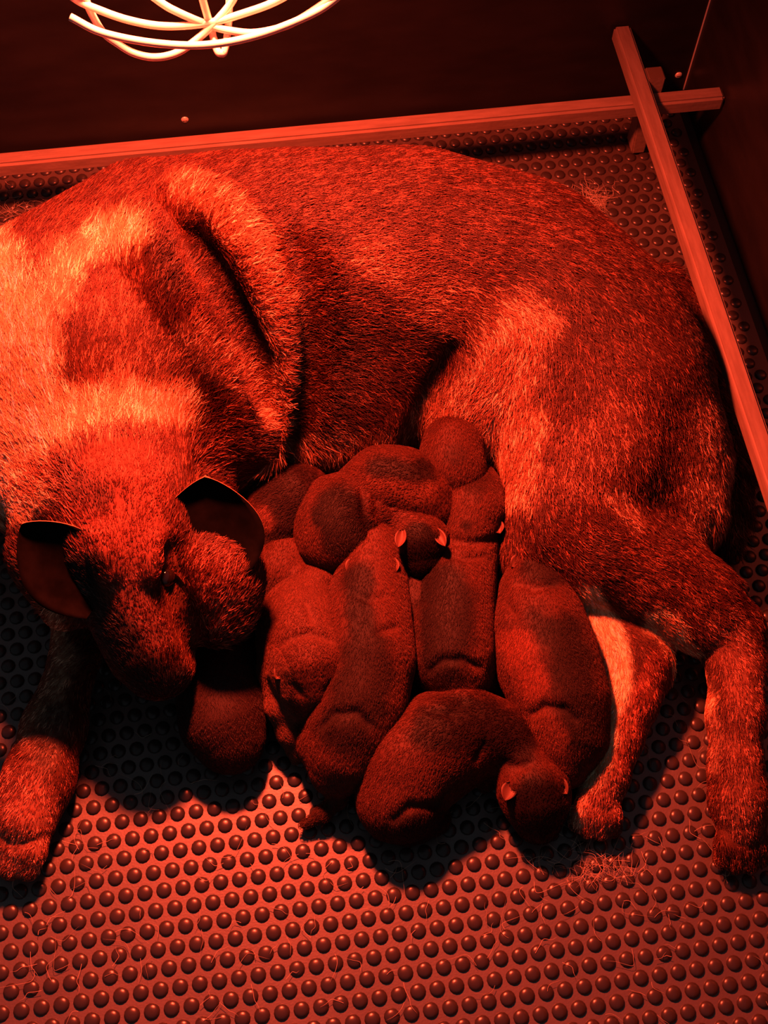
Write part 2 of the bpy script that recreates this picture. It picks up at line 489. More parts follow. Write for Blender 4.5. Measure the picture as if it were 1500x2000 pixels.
def make_hair(name, parent, pos, nor, tang, length, lift, radius, color, mat_, npt=5, curl=.15, tipdark=.0, grid=None):
    n = len(pos)
    side = np.cross(nor, tang)
    length = np.asarray(length) * np.ones(n)
    jit = RNG.normal(0, 1, n)[:, None]; jit2 = RNG.normal(0, 1, n)[:, None]
    P = np.empty((n, npt, 3), np.float32)
    base = pos - nor * .0006
    for j in range(npt):
        t = j / (npt - 1)
        l = length[:, None] * t
        up = lift * (t - .55 * t * t)
        Q_ = base + l * (tang * (1 - .12 * t) + nor * up + side * curl * (jit * t + .6 * jit2 * math.sin(t * 5)))
        if grid and j: Q_ = push_out(Q_, grid, .0004 + length * (.10 * t + .06 * t * t))
        P[:, j] = Q_
    P[:, :, 2] = np.maximum(P[:, :, 2], .0038)
    hc = bpy.data.hair_curves.new(name)
    hc.add_curves([npt] * n)
    hc.position_data.foreach_set('vector', P.ravel())
    ra = hc.attributes.get('radius') or hc.attributes.new('radius', 'FLOAT', 'POINT')
    prof = np.array([1, 1, .85, .6, .15][:npt]) if npt == 5 else np.linspace(1, .15, npt)
    ra.data.foreach_set('value', (np.asarray(radius) * np.ones(n))[:, None].repeat(npt, 1).astype(np.float32).ravel() * np.tile(prof, n).astype(np.float32))
    ca = hc.attributes.new('hcol', 'FLOAT_COLOR', 'POINT')
    cc = np.repeat(color[:, None, :], npt, 1)
    if tipdark: cc = cc * (1 - tipdark * np.linspace(0, 1, npt) ** 2)[None, :, None]
    cc = np.concatenate([cc, np.ones((n, npt, 1))], 2)
    ca.data.foreach_set('color', cc.astype(np.float32).ravel())
    hc.materials.append(mat_)
    o = link(name, hc, parent)
    o['kind'] = 'stuff'
    return o

# ------------------------------------------------------------------ mother dog
def toes(cx, cy, z, dirx, diry, spread, L, r):
    """four toe chains fanning out from a paw; directions in the photo's frame"""
    out = []
    sx, sy = -diry, dirx
    for k, (o_, l_) in enumerate(((-1.5, .82), (-.5, 1), (.5, 1), (1.5, .82))):
        x0 = cx + sx * o_ * spread * .7; y0 = cy + sy * o_ * spread * .7
        x1 = cx + dirx * L * l_ + sx * o_ * spread; y1 = cy + diry * L * l_ + sy * o_ * spread
        out.append(([(x0, y0, z + .006, r), ((x0 + x1) / 2, (y0 + y1) / 2, z + .005, r * 1.02), (x1, y1, z - .002, r * .9)], .002))
    return out

mother = [
    # trunk
    ([(330, 600, .10, .090), (450, 570, .105, .112), (600, 565, .105, .117), (800, 558, .10, .117), (990, 595, .095, .109), (1110, 680, .09, .098), (1180, 790, .085, .088)], .04),
    # belly
    ([(430, 770, .07, .06), (600, 775, .068, .066), (720, 770, .065, .066), (800, 735, .065, .06)], .04),
    # flank and inner thigh
    ([(960, 640, .10, .068), (940, 780, .08, .05), (900, 850, .07, .026)], .03),
    # shoulder and neck
    ([(420, 500, .12, .078), (300, 520, .125, .086), (170, 590, .13, .082), (80, 640, .13, .078), (-60, 760, .11, .078), (-160, 860, .09, .07)], .03),
    ([(190, 620, .135, .078), (170, 760, .135, .080), (200, 880, .125, .068)], .03),
    ([(60, 720, .12, .076), (70, 880, .11, .060), (85, 990, .09, .036)], .03),
    ([(330, 640, .12, .080), (400, 760, .10, .072), (410, 870, .085, .05)], .03),
    # skull, brow, muzzle
    ([(215, 930, .145, .060), (225, 1000, .145, .056), (245, 1070, .140, .048)], .03),
    ([(245, 1060, .142, .044), (262, 1140, .128, .037), (280, 1215, .112, .034), (302, 1280, .097, .029), (314, 1306, .092, .022)], .02),
    ([(252, 1130, .11, .032), (275, 1210, .092, .026), (305, 1285, .08, .02)], .012),
    # cheeks
    ([(385, 1010, .09, .036), (400, 1090, .105, .036), (418, 1145, .115, .037), (428, 1200, .105, .026)], .018),
    ([(120, 985, .125, .045), (112, 1085, .12, .034), (128, 1180, .115, .021)], .018),
    # front leg stretched forward
    ([(120, 1060, .07, .036), (160, 1180, .055, .026), (148, 1280, .045, .0185), (106, 1420, .029, .0245), (76, 1520, .029, .0270), (50, 1600, .028, .025)], .012),
    # thigh, lower leg, hock, foot (upper hind leg)
    ([(1175, 710, .085, .086), (1165, 820, .085, .082), (1150, 930, .082, .070), (1122, 1010, .08, .052)], .025),
    ([(1235, 770, .075, .074), (1285, 890, .07, .058), (1310, 990, .066, .048)], .025),
    ([(1115, 1010, .080, .050), (1190, 1075, .072, .048), (1285, 1130, .066, .042), (1365, 1185, .060, .035), (1422, 1238, .054, .028)], .018),
    ([(1438, 1225, .052, .023), (1440, 1300, .048, .0235), (1437, 1400, .048, .0220), (1437, 1500, .04, .0205), (1440, 1570, .033, .0215)], .010),
    ([(1445, 1560, .034, .023), (1449, 1615, .026, .019)], .01),
    # under hind leg
    ([(1060, 1080, .05, .04), (1135, 1170, .038, .016), (1185, 1225, .034, .024), (1235, 1275, .03, .028), (1245, 1300, .03, .027), (1228, 1370, .028, .023), (1205, 1440, .025, .0195), (1185, 1510, .023, .0185)], .012),
    ([(1180, 1520, .022, .019), (1169, 1562, .018, .018)], .008),
    # tail curled along the rump
    ([(1300, 560, .05, .022), (1340, 605, .04, .015), (1356, 680, .035, .0145), (1384, 760, .03, .015), (1414, 850, .026, .016), (1435, 930, .024, .015), (1440, 1000, .02, .012), (1430, 1060, .018, .007)], .005),
]
mother += toes(1447, 1628, .018, .05, 1.0, 24, 58, .0092)
mother += toes(1168, 1572, .016, -.15, 1.0, 22, 48, .0088)
mother += toes(42, 1622, .022, -.45, .9, 29, 72, .0112)

# creases and folds: (points in the photo's frame, radius, centre below (+) the skin, blend, carve?)
features = [
    ([(345, 385), (420, 410), (490, 490), (533, 590), (545, 700), (533, 800), (515, 865)], .024, .008, .012, False),
    ([(255, 430), (300, 500), (370, 600), (450, 690), (490, 770), (495, 850)], .026, .012, .014, False),
    ([(200, 1050), (212, 1110)], .010, .002, .008, False),
    ([(305, 1060), (298, 1115)], .010, .002, .008, False),
    ([(375, 480), (415, 540), (455, 610), (490, 690), (505, 790)], .012, -.0055, .016, True),
    ([(575, 480), (598, 560), (604, 680), (585, 800), (560, 870)], .010, -.003, .016, True),
    ([(875, 690), (840, 760), (812, 840), (800, 900)], .011, -.002, .014, True),
    ([(230, 955), (236, 1000)], .003, -.001, .006, True),
    ([(330, 1080), (350, 1180), (385, 1270)], .009, -.002, .012, True),
]
from mathutils.bvhtree import BVHTree
rough = sdf_mesh('rough', mother, .007, [])
bvh = BVHTree.FromPolygons([tuple(v.co) for v in rough.vertices], [tuple(p.vertices) for p in rough.polygons])
def skin_hit(px, py):
    d_ = Vector(RW @ np.array([(px - 750) / FOC, (py - 1000) / FOC, 1.0])).normalized()
    h_, n_, _, _ = bvh.ray_cast(Vector(CAM), d_)
    if h_ is None: h_ = Vector(at(px, py, .05)); n_ = Vector((0, 0, 1))
    return np.array(h_), np.array(n_)
grooves = []; ridges = []
for pts, r, sink, k, carve in features:
    W_ = []
    for i_ in range(len(pts) - 1):
        for t_ in (0, .5):
            W_.append((pts[i_][0] * (1 - t_) + pts[i_ + 1][0] * t_, pts[i_][1] * (1 - t_) + pts[i_ + 1][1] * t_))
    W_.append(pts[-1])
    C3 = []
    for x, y in W_:
        h_, n_ = skin_hit(x, y); C3.append(h_ - n_ * sink)
    if carve: grooves.append((C3, r, k))
    else: ridges.append(([np.append(c, r) for c in C3], k))
MC = dict(dark=(.045, .025, .018), sable=(.118, .037, .018), red=(.30, .13, .075), tan=(.50, .30, .18), cream=(.9, .8, .5), black=(.012, .009, .009))
mother_marks = [
    ([(520, 400), (800, 360), (1000, 440), (1150, 540)], 60, 140, (.09, .032, .018), .9),
    ([(600, 600), (600, 820), (720, 760)], 35, 70, (.08, .028, .016), .85),
    ([(690, 500), (740, 520)], 10, 45, (.36, .2, .12), .7),
    ([(800, 580), (880, 600)], 15, 60, (.36, .2, .12), .6),
    ([(1010, 640), (960, 760), (950, 860)], 35, 65, (.62, .40, .25), .95),
    ([(870, 780), (820, 870)], 20, 50, (.55, .34, .2), .8),
    ([(1040, 820), (1010, 950)], 10, 50, (.55, .34, .2), .8),
    ([(1130, 900), (1200, 820)], 30, 60, (.22, .10, .06), .8),
    ([(1190, 960), (1230, 1010)], 8, 30, (.42, .25, .15), .7),
    ([(1400, 800), (1390, 1000)], 20, 60, (.42, .25, .16), .7),
    ([(640, 880), (560, 900), (740, 870)], 18, 45, (.50, .32, .2), .8),
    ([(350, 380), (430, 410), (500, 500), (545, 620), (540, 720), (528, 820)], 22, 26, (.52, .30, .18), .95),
    ([(385, 500), (450, 590), (500, 690)], 16, 30, (.07, .035, .025), .9),  # shade of the shoulder crease painted into the coat
    ([(300, 500), (330, 570)], 12, 30, (.06, .03, .02), .9),  # shade of the fold towards the neck, painted in as well
    ([(370, 680), (470, 750)], 20, 35, (.48, .28, .17), .8),
    ([(-40, 560), (20, 700), (60, 850), (20, 950)], 55, 60, (.95, .88, .55), 1),
    ([(180, 480), (250, 470)], 18, 40, (.92, .8, .48), .9),
    ([(130, 520), (100, 600)], 10, 50, (.85, .7, .42), .8),
    ([(150, 820), (250, 800), (340, 820)], 26, 36, (.88, .68, .4), .95),
    ([(200, 600), (300, 720), (180, 740)], 20, 60, (.26, .12, .07), .7),
    ([(110, 930), (240, 900), (400, 890)], 14, 40, (.20, .075, .045), .9),
    ([(230, 960), (240, 1080)], 60, 60, (.24, .08, .05), .9),
    ([(60, 960), (70, 930)], 18, 35, (.62, .34, .22), .8),
    ([(150, 940), (190, 960)], 10, 40, (.09, .04, .03), .8),
    ([(250, 1150), (300, 1240)], 20, 26, (.22, .085, .06), .8),
    ([(150, 1130), (170, 1180), (230, 1240), (290, 1330), (340, 1330)], 20, 26, (.035, .028, .026), .95),  # black muzzle mask, with shade on the left of the face painted in
    ([(185, 1100), (170, 1130)], 10, 20, (.02, .014, .012), .9),
    ([(100, 1180), (118, 1240), (125, 1290)], 10, 12, (.5, .3, .18), .95),
    ([(410, 1110), (430, 1230)], 30, 34, (.22, .085, .055), .9),
    ([(130, 1280), (60, 1440)], 16, 24, (.42, .26, .17), .9),
    ([(110, 1400), (80, 1500)], 12, 26, (.16, .11, .08), .9),
    ([(40, 1560), (10, 1700)], 50, 40, (.36, .17, .11), .9),
    ([(1135, 1180), (1180, 1250), (1195, 1330), (1188, 1420), (1150, 1500)], 34, 18, (.95, .88, .52), 1),
    ([(1290, 1290), (1245, 1400), (1225, 1470)], 20, 22, (.30, .09, .05), .95),
    ([(1200, 1530), (1170, 1600)], 30, 26, (.34, .14, .09), .8),
    ([(1130, 1520), (1130, 1600)], 8, 14, (.6, .4, .26), .8),
    ([(1290, 1215), (1340, 1290), (1375, 1370)], 14, 26, (.80, .52, .28), .95),
    ([(1395, 1400), (1395, 1500)], 4, 18, (.5, .3, .18), .7),
    ([(1410, 1230), (1460, 1330), (1450, 1600)], 22, 40, (.30, .13, .08), .8),
    ([(1330, 590), (1370, 700), (1450, 900), (1450, 1060)], 10, 14, (.11, .055, .035), .85),
]
dog_me = sdf_mesh('mother_dog', mother, .0036, [M_body], grooves=grooves, world_segs=ridges)
bpy.data.meshes.remove(rough)
Pm, Nm = verts_of(dog_me)
Cm = paint(Pm, MC['sable'], mother_marks)
set_col(dog_me, Cm * .75)
dog = link('dog', dog_me)
tag(dog, 'large sable mother dog lying curled on the studded mat with head bent to her litter', 'dog')

mother_flow = [(150, 420, .5, -1), (60, 560, -.1, -1), (200, 520, .2, -1), (330, 440, .6, -1), (430, 350, .9, -.6), (500, 320, 1, -.4),
    (60, 700, -.15, -1), (200, 640, .15, -1), (320, 620, .4, -1), (400, 560, .8, -.6), (470, 500, 1, -.35), (540, 620, 1, -.25), (550, 720, 1, -.05),
    (530, 830, 1, .1), (440, 680, .8, -.7), (380, 760, .6, -.9), (460, 800, .9, -.4), (430, 870, .8, -.4), (250, 780, .1, -1), (340, 820, .3, -1), (150, 820, -.25, -1), (60, 850, -.4, -1), (40, 930, -.9, -.7), (90, 960, -1, -.3),
    (230, 900, 0, -1), (330, 900, .5, -1), (420, 950, .9, -.5), (230, 1000, 0, -1), (240, 1080, -.05, -1), (270, 1180, -.2, -1), (300, 1270, -.3, -1), (350, 1000, .4, -1),
    (410, 1130, .6, -1), (430, 1200, .5, -1), (110, 1100, -.7, -.6), (200, 1180, -.6, -.8), (470, 1020, 1, -.2),
    (640, 400, 1, -.12), (640, 560, 1, -.15), (640, 700, 1, -.05), (620, 830, 1, .1), (640, 900, -.35, 1), (570, 905, -.8, .5), (720, 880, -.1, 1), (700, 800, .9, .5), (760, 850, .1, 1),
    (800, 400, 1, .05), (800, 540, 1, -.15), (820, 640, 1, -.1), (800, 730, 1, .25), (1000, 400, 1, .35), (950, 520, 1, .2), (960, 590, .9, .8), (880, 620, 1, .1), (900, 650, .3, 1), (860, 720, -.5, 1), (830, 820, -.3, 1),
    (1150, 480, 1, .55), (1280, 560, .9, .9), (1360, 700, .5, 1), (1100, 600, .6, 1), (1000, 680, -.35, 1), (950, 760, -.7, .7), (930, 860, -.3, 1), (1000, 860, .05, 1), (1000, 950, .1, 1),
    (1100, 750, .2, 1), (1200, 700, .5, 1), (1300, 780, .5, 1), (1180, 900, .2, 1), (1100, 950, .2, 1), (1290, 950, .35, 1), (1390, 950, .35, 1), (1440, 1000, .3, 1), (1090, 1060, .7, .8),
    (1180, 1080, 1, .3), (1300, 1080, 1, .7), (1250, 1180, 1, .75), (1350, 1180, .8, .8), (1440, 1180, .9, .5), (1480, 1250, .6, 1), (1340, 1280, .6, 1), (1430, 1350, .1, 1), (1420, 1500, .05, 1), (1450, 1620, .1, 1),
    (1160, 1210, .5, 1), (1240, 1290, .4, 1), (1220, 1380, -.2, 1), (1180, 1500, -.2, 1), (1160, 1590, -.3, 1), (160, 1200, -.2, 1), (120, 1400, -.4, 1), (60, 1550, -.35, 1), (10, 1680, -.5, 1),
    (1400, 760, .4, 1), (1450, 900, .25, 1)]

def keep_dog(c, n_):
    px, py = pix(c)
    vis = (px > -400) & (px < 1560) & (py > 200) & (py < 1800)
    return (vis & (n_[:, 2] > -.35) & (c[:, 2] > .008)).astype(float)

NH = 235000
hp, hn = sample_surface(dog_me, NH, keep_dog)
ht = flow_dirs(hp, hn, mother_flow)
hx, hy = pix(hp)
hc_ = paint(hp, MC['sable'], mother_marks)
# banded hairs: bundles of pale and dark ones
nz = value_noise(hp, 260, 11); nz2 = value_noise(hp, 90, 12); rnd = RNG.random(NH)
lum = hc_.mean(1)
pale = ((nz * .45 + nz2 * .2 + rnd * .55) > .78)
var = np.where(pale, 2.4, .55)
contrast = np.clip(1.15 - lum * 1.0, .5, 1)
var = 1 + (var - 1) * contrast
redder = np.where(pale[:, None], 1.0, np.array([1.0, .62, .5])[None, :])
hcol = np.clip(hc_ * redder * var[:, None] * (RNG.normal(1, .12, NH)[:, None]), .004, .92)
short = (seg_dist(hx, hy, [(230, 960), (250, 1100), (300, 1300)]) < 90) | (seg_dist(hx, hy, [(1180, 1200), (1240, 1290), (1180, 1580)]) < 70) | (seg_dist(hx, hy, [(1440, 1280), (1440, 1700)]) < 70) | (seg_dist(hx, hy, [(150, 1260), (0, 1720)]) < 90)
mid = seg_dist(hx, hy, [(1130, 1050), (1300, 1130), (1430, 1230)]) < 80
ln = np.where(short, .0055, np.where(mid, .009, .0135)) * RNG.uniform(.7, 1.3, NH)
ruff = (seg_dist(hx, hy, [(0, 560), (60, 800), (250, 800), (360, 830)]) < 90) | (hy < 520) & (hx < 450)
paws_ = (seg_dist(hx, hy, [(1447, 1630), (1450, 1720)]) < 75) | (seg_dist(hx, hy, [(1168, 1575), (1160, 1640)]) < 60) | (seg_dist(hx, hy, [(45, 1630), (0, 1720)]) < 80)
ln = np.where(paws_, .0036 * RNG.uniform(.7, 1.3, NH), ln)
ln = np.where(ruff & ~short, ln * 1.35, ln)
fringe = (seg_dist(hx, hy, [(560, 900), (700, 900), (840, 880), (950, 900)]) < 40) | (seg_dist(hx, hy, [(1440, 880), (1420, 1060), (1370, 1120)]) < 40)
ln = np.where(fringe, ln * 1.5, ln)
rad = np.where(short, .00022, .00032) * RNG.uniform(.7, 1.25, NH)
lift = .42
make_hair('fur', dog, hp, hn, ht, ln, lift, rad, hcol, M_hair, curl=.13, tipdark=.25, grid='mother_dog')

def ear_mesh(name, base, tip, width, facing, depth, mats, parent, nu=18, nv=14, thick=.0055, power=.74, curlt=0.0, smoothshape=1.0):
    """cupped leaf shaped ear, two-sided, inner face material 0, back material 1"""
    base = Vector(base); tip = Vector(tip); ax_ = (tip - base); L = ax_.length; ax_.normalize()
    n_ = Vector(facing); n_ = (n_ - ax_ * n_.dot(ax_)).normalized(); sd = ax_.cross(n_)
    def P(u, v, off):
        wd = width * (math.sin(math.pi * (0.10 + .90 * u)) ** power if u < .999 else 0.0) * 1.0
        wd = max(wd, .0)
        h = depth * (v * v) * (1 - .55 * u) + curlt * u * u * L
        return base + ax_ * (u * L) + sd * (v * wd) + n_ * (h - depth * .5 + off)
    V = []; Fc = []; mi = []
    for off in (0, -thick):
        for i in range(nu + 1):
            for j in range(nv + 1):
                u = 1 - (1 - i / nu) ** 1.4; V.append(P(u, -1 + 2 * j / nv, off * (1 - .5 * abs(-1 + 2 * j / nv))))
    S = (nu + 1) * (nv + 1)
    for i in range(nu):
        for j in range(nv):
            a = i * (nv + 1) + j; Fc.append((a, a + 1, a + nv + 2, a + nv + 1)); mi.append(0)
            Fc.append((a + S, a + nv + 1 + S, a + nv + 2 + S, a + 1 + S)); mi.append(1)
    for i in range(nu):
        for j in (0, nv):
            a = i * (nv + 1) + j; b = a + nv + 1
            Fc.append((a, b, b + S, a + S) if j == 0 else (b, a, a + S, b + S)); mi.append(1)
    me = mesh_from(name, V, Fc, mats)
    me.polygons.foreach_set('material_index', mi)
    o = link(name, me, parent)
    return o

camv = Vector(CAM)
def facing_cam(p, bias=(0, 0, 0)):
    return (camv - Vector(p)).normalized() + Vector(bias)
e1 = ear_mesh('ear', at(418, 1140, .135), at(400, 932, .188), .044, facing_cam(at(410, 1020, .15), (-.05, -.15, 0)), .022, [M_earin, M_earout], dog)
e2 = ear_mesh('ear', at(196, 1180, .152), at(42, 1024, .200), .0335, facing_cam(at(120, 1100, .17), (-.12, -.15, 0)), .016, [M_earin, M_earout], dog)

def ball(name, c, r, mat_, parent, scale=(1, 1, 1), rot_=None, seg=20):
    bm = bmesh.new(); bmesh.ops.create_uvsphere(bm, u_segments=seg, v_segments=seg // 2 + 2, radius=r)
    for v in bm.verts: v.co = Vector((v.co.x * scale[0], v.co.y * scale[1], v.co.z * scale[2]))
    if rot_ is not None: bmesh.ops.rotate(bm, verts=bm.verts, cent=(0, 0, 0), matrix=rot_)
    bmesh.ops.translate(bm, verts=bm.verts, vec=Vector(c))
    return link(name, bm_mesh(name, bm, [mat_], True), parent)
ball('eye', at(196, 1124, .152), .0085, M_eye, dog)
ball('eye', at(322, 1128, .148), .0085, M_eye, dog)
nz_ = ball('nose', at(320, 1325, .088), .0125, M_nose, dog, (1.15, .8, .9))

def claw(px, py, z, dx, dy, s=.009):
    a = Vector(at(px, py, z)); b = Vector(at(px + dx, py + dy, max(z - .006, .0045)))
    m_ = (a + b) / 2 + Vector((0, 0, .002))
    tube('claw', [a, m_, b], [.0022, .002, .0016, .0012, .0008, .0005], M_claw, dog, sub=4, seg=8)
for i in range(4):
    o_ = (-1.5, -.5, .5, 1.5)[i]; l_ = (.82, 1, 1, .82)[i]
    claw(1450 - 24 * o_, 1628 + 68 * l_, .016, 2, 14)
    claw(1161 - 22 * o_, 1572 + 58 * l_, .014, -3, 13)

# ------------------------------------------------------------------ puppies
PB = (.085, .024, .013); PDK = (.010, .004, .003)  # PDK: dark sable back, also paints in the dark centres between sheen-lit rims
def puppy(label, chains, marks, flow, ears=(), paws=(), base=PB, nh=26000, group='newborn puppies of the litter', claws=(), noses=(), hl=.0034, vox=.0021, creases=()):
    gv = []
    if creases:
        rg = sdf_mesh('puppy', chains, .004, [], pad=.008)
        bv = BVHTree.FromPolygons([tuple(v.co) for v in rg.vertices], [tuple(p.vertices) for p in rg.polygons])
        bpy.data.meshes.remove(rg)
        for cpts, r, up in creases:
            C3 = []
            for x, y in cpts:
                d_ = Vector(RW @ np.array([(x - 750) / FOC, (y - 1000) / FOC, 1.0])).normalized()
                h_, n_, _, _ = bv.ray_cast(Vector(CAM), d_)
                if h_ is not None: C3.append(np.array(h_) + np.array(n_) * up)
            if len(C3) > 1: gv.append((C3, r, .005))
    me = sdf_mesh('puppy', chains, vox, [M_pup], pad=.008, grooves=gv)
    P, N = verts_of(me)
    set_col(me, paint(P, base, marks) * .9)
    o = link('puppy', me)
    tag(o, label, 'puppy', group)
    def kp(c, n_):
        return ((n_[:, 2] > -.3) & (c[:, 2] > .006)).astype(float)
    hp_, hn_ = sample_surface(me, nh, kp)
    ht_ = flow_dirs(hp_, hn_, flow)
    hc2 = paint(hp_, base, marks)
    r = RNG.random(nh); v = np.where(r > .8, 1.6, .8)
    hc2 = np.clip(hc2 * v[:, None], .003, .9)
    make_hair('fur', o, hp_, hn_, ht_, hl * RNG.uniform(.6, 1.3, nh), .35, .00022 * RNG.uniform(.7, 1.3, nh), hc2, M_pupfur, npt=4, curl=.2, grid='puppy')
    for (x, y, z, dx, dy, L, W) in ears:
        b = at(x, y, z); t = at(x + dx * 20, y + dy * 20, z + .001)
        dd = Vector(t) - Vector(b); dd.normalize(); tp = Vector(b) + dd * L
        ear_mesh('ear', b, tp, W, facing_cam(b, (0, 0, .3)), .003, [M_pupear, M_pupear], o, nu=8, nv=6, thick=.0014, power=.8)
    for (x, y, z) in noses:
        ball('nose', at(x, y, z), .0042, M_nose, o, (1.2, 1, .8), seg=14)
    return o

# resting at the front, head at the lower right
puppy('plump dark puppy sprawled across the mat below the others, head drooping to the right',
    [([(780, 1560, .030, .036), (800, 1500, .032, .042), (860, 1455, .034, .042), (930, 1435, .032, .034), (985, 1445, .030, .028), (1020, 1475, .030, .024)], .012),
     ([(1033, 1505, .030, .024), (1042, 1540, .030, .0285), (1048, 1570, .027, .024), (1052, 1608, .020, .017)], .010),
     ([(830, 1560, .025, .018), (850, 1600, .016, .012), (820, 1625, .012, .009)], .0035),
     ([(900, 1370, .045, .018), (880, 1355, .04, .012)], .01),
     ([(945, 1470, .03, .016), (940, 1510, .016, .010), (950, 1530, .010, .008)], .0035),
     ([(740, 1570, .03, .014), (745, 1620, .014, .006), (800, 1645, .009, .004)], .006)],
    [([(850, 1425), (940, 1410), (1000, 1450)], 34, 34, PDK, .95), ([(760, 1640), (860, 1610)], 26, 30, (.012, .005, .004), .95), ([(1050, 1560), (1060, 1620)], 36, 26, (.008, .004, .003), .97)],  # dark back centre against lit rims and shaded underside of the rump painted in
    [(1000, 1430, -1, -.1), (880, 1430, -1, .3), (780, 1500, -.5, 1), (790, 1600, .1, 1), (1045, 1500, -.2, -1), (1045, 1600, 0, -1)],
    creases=[([(905, 1372), (880, 1395), (842, 1388)], .003, .001), ([(770, 1600), (800, 1575), (850, 1572), (872, 1548)], .0035, .001), ([(985, 1490), (1010, 1500), (1035, 1492)], .003, .001), ([(930, 1480), (945, 1455)], .003, .001)],
    ears=[(1000, 1528, .052, -.35, .9, .017, .0065), (1085, 1520, .05, .6, .8, .016, .006)], noses=[(1050, 1632, .018)])

# right hand puppy beside the mother's hind leg
puppy('stout puppy lying along the inside of the mother\'s hind leg, head to the belly',
    [([(1062, 1120, .055, .026), (1050, 1160, .055, .030), (1055, 1230, .052, .038), (1072, 1300, .048, .041), (1098, 1370, .045, .037), (1110, 1440, .038, .030), (1098, 1490, .03, .022)], .015),
     ([(1052, 1090, .060, .025), (1040, 1060, .062, .018), (1030, 1040, .06, .012)], .01),
     ([(1010, 1170, .045, .016), (972, 1150, .035, .010), (962, 1180, .03, .009)], .0035),
     ([(1060, 1430, .03, .018), (1050, 1480, .022, .012), (1075, 1510, .014, .009)], .01),
     ([(1130, 1460, .025, .014), (1110, 1520, .012, .008)], .0035),
     ([(1105, 1500, .02, .007), (1100, 1530, .012, .004)], .005)],
    [([(1050, 1210), (1105, 1230)], 10, 26, PDK, .8), ([(1100, 1240), (1120, 1330), (1140, 1430)], 30, 34, (.012, .005, .003), .93), ([(1010, 1260), (1040, 1330)], 18, 26, (.2, .05, .024), .8), ([(1050, 1105), (1085, 1120)], 18, 24, PDK, .9), ([(1060, 1420), (1080, 1440)], 22, 20, (.14, .04, .02), .8)],  # sheen contrast painted into the coat: dark right half, paler left
    [(1050, 1120, .1, 1), (1050, 1200, 0, 1), (1080, 1330, .3, 1), (1110, 1460, 0, 1)],
    creases=[([(1012, 1140), (1045, 1150), (1085, 1142)], .003, .001), ([(1040, 1395), (1065, 1380), (1100, 1385), (1125, 1405)], .003, .001), ([(985, 1175), (1005, 1205)], .003, .001)],
    ears=[(1078, 1085, .08, .8, .7, .014, .006), (1020, 1088, .075, -.8, .7, .014, .006)])

# long puppy with head up at the belly
puppy('long slim puppy stretched straight up to the teats, neck creased, between two rounder ones',
    [([(918, 1060, .056, .024), (905, 1100, .054, .026), (892, 1160, .052, .030), (885, 1230, .05, .032), (885, 1290, .047, .031), (895, 1325, .040, .026)], .015),
     ([(915, 1030, .068, .025), (922, 995, .070, .028), (930, 960, .068, .022), (935, 925, .062, .014)], .010),
     ([(945, 1090, .045, .014), (970, 1080, .05, .010), (990, 1060, .055, .009)], .0035),
     ([(930, 1300, .035, .018), (945, 1340, .022, .012), (925, 1362, .014, .009)], .01),
     ([(850, 1320, .03, .016), (850, 1345, .02, .010)], .01)],
    [([(868, 1150), (862, 1290)], 34, 40, PDK, .95), ([(910, 1025)], 4, 14, (.01, .004, .003), .95), ([(930, 945)], 18, 30, (.03, .01, .006), .9)],  # dark centre of the sheen painted on the body, then the eye dot
    [(925, 960, 0, 1), (910, 1050, -.1, 1), (890, 1200, 0, 1), (890, 1320, .1, 1)],
    ears=[(968, 1018, .078, .35, .9, .013, .006), (878, 1012, .078, -.7, .8, .011, .005)],
    creases=[([(838, 1310), (865, 1290), (900, 1288), (935, 1302)], .003, .001), ([(868, 1050), (890, 1058), (920, 1062), (955, 1055), (975, 1045)], .003, .0015), ([(880, 1085), (910, 1092), (945, 1088)], .0025, .0015)])

# long puppy with the stripe
puppy('long puppy with a black stripe down its back, tail pointing away from the litter',
    [([(728, 1100, .066, .024), (722, 1150, .062, .030), (715, 1220, .060, .036), (718, 1290, .058, .037), (703, 1370, .052, .036), (682, 1430, .046, .033), (668, 1480, .038, .026), (655, 1510, .03, .018)], .015),
     ([(728, 1088, .068, .025), (733, 1064, .07, .022)], .01),
     ([(770, 1130, .06, .012), (782, 1100, .06, .009), (775, 1070, .06, .007)], .0035),
     ([(765, 1200, .05, .018), (785, 1215, .045, .012)], .01),
     ([(650, 1410, .04, .022), (628, 1450, .03, .018), (640, 1500, .02, .012)], .012),
     ([(655, 1525, .026, .010), (660, 1560, .018, .007), (630, 1590, .012, .006), (592, 1612, .010, .0035)], .006)],
    [([(700, 1130), (705, 1200), (712, 1260)], 16, 28, PDK, .97), ([(715, 1290), (705, 1370), (680, 1420)], 42, 34, (.016, .006, .004), .95), ([(640, 1570), (600, 1610)], 14, 14, (.04, .014, .008), .8)],  # back stripe, then a dark sheen centre painted over the lower body
    [(730, 1090, 0, 1), (718, 1200, 0, 1), (710, 1330, -.1, 1), (670, 1450, -.2, 1), (650, 1540, 0, 1), (620, 1600, -1, .4)],
    creases=[([(628, 1420), (655, 1395), (695, 1392), (720, 1415)], .003, .001), ([(690, 1160), (720, 1172), (755, 1165)], .0025, .0015), ([(745, 1235), (775, 1225)], .003, .001)],
    ears=[(692, 1092, .088, -.5, .9, .014, .005), (766, 1092, .086, .3, 1, .013, .005)])

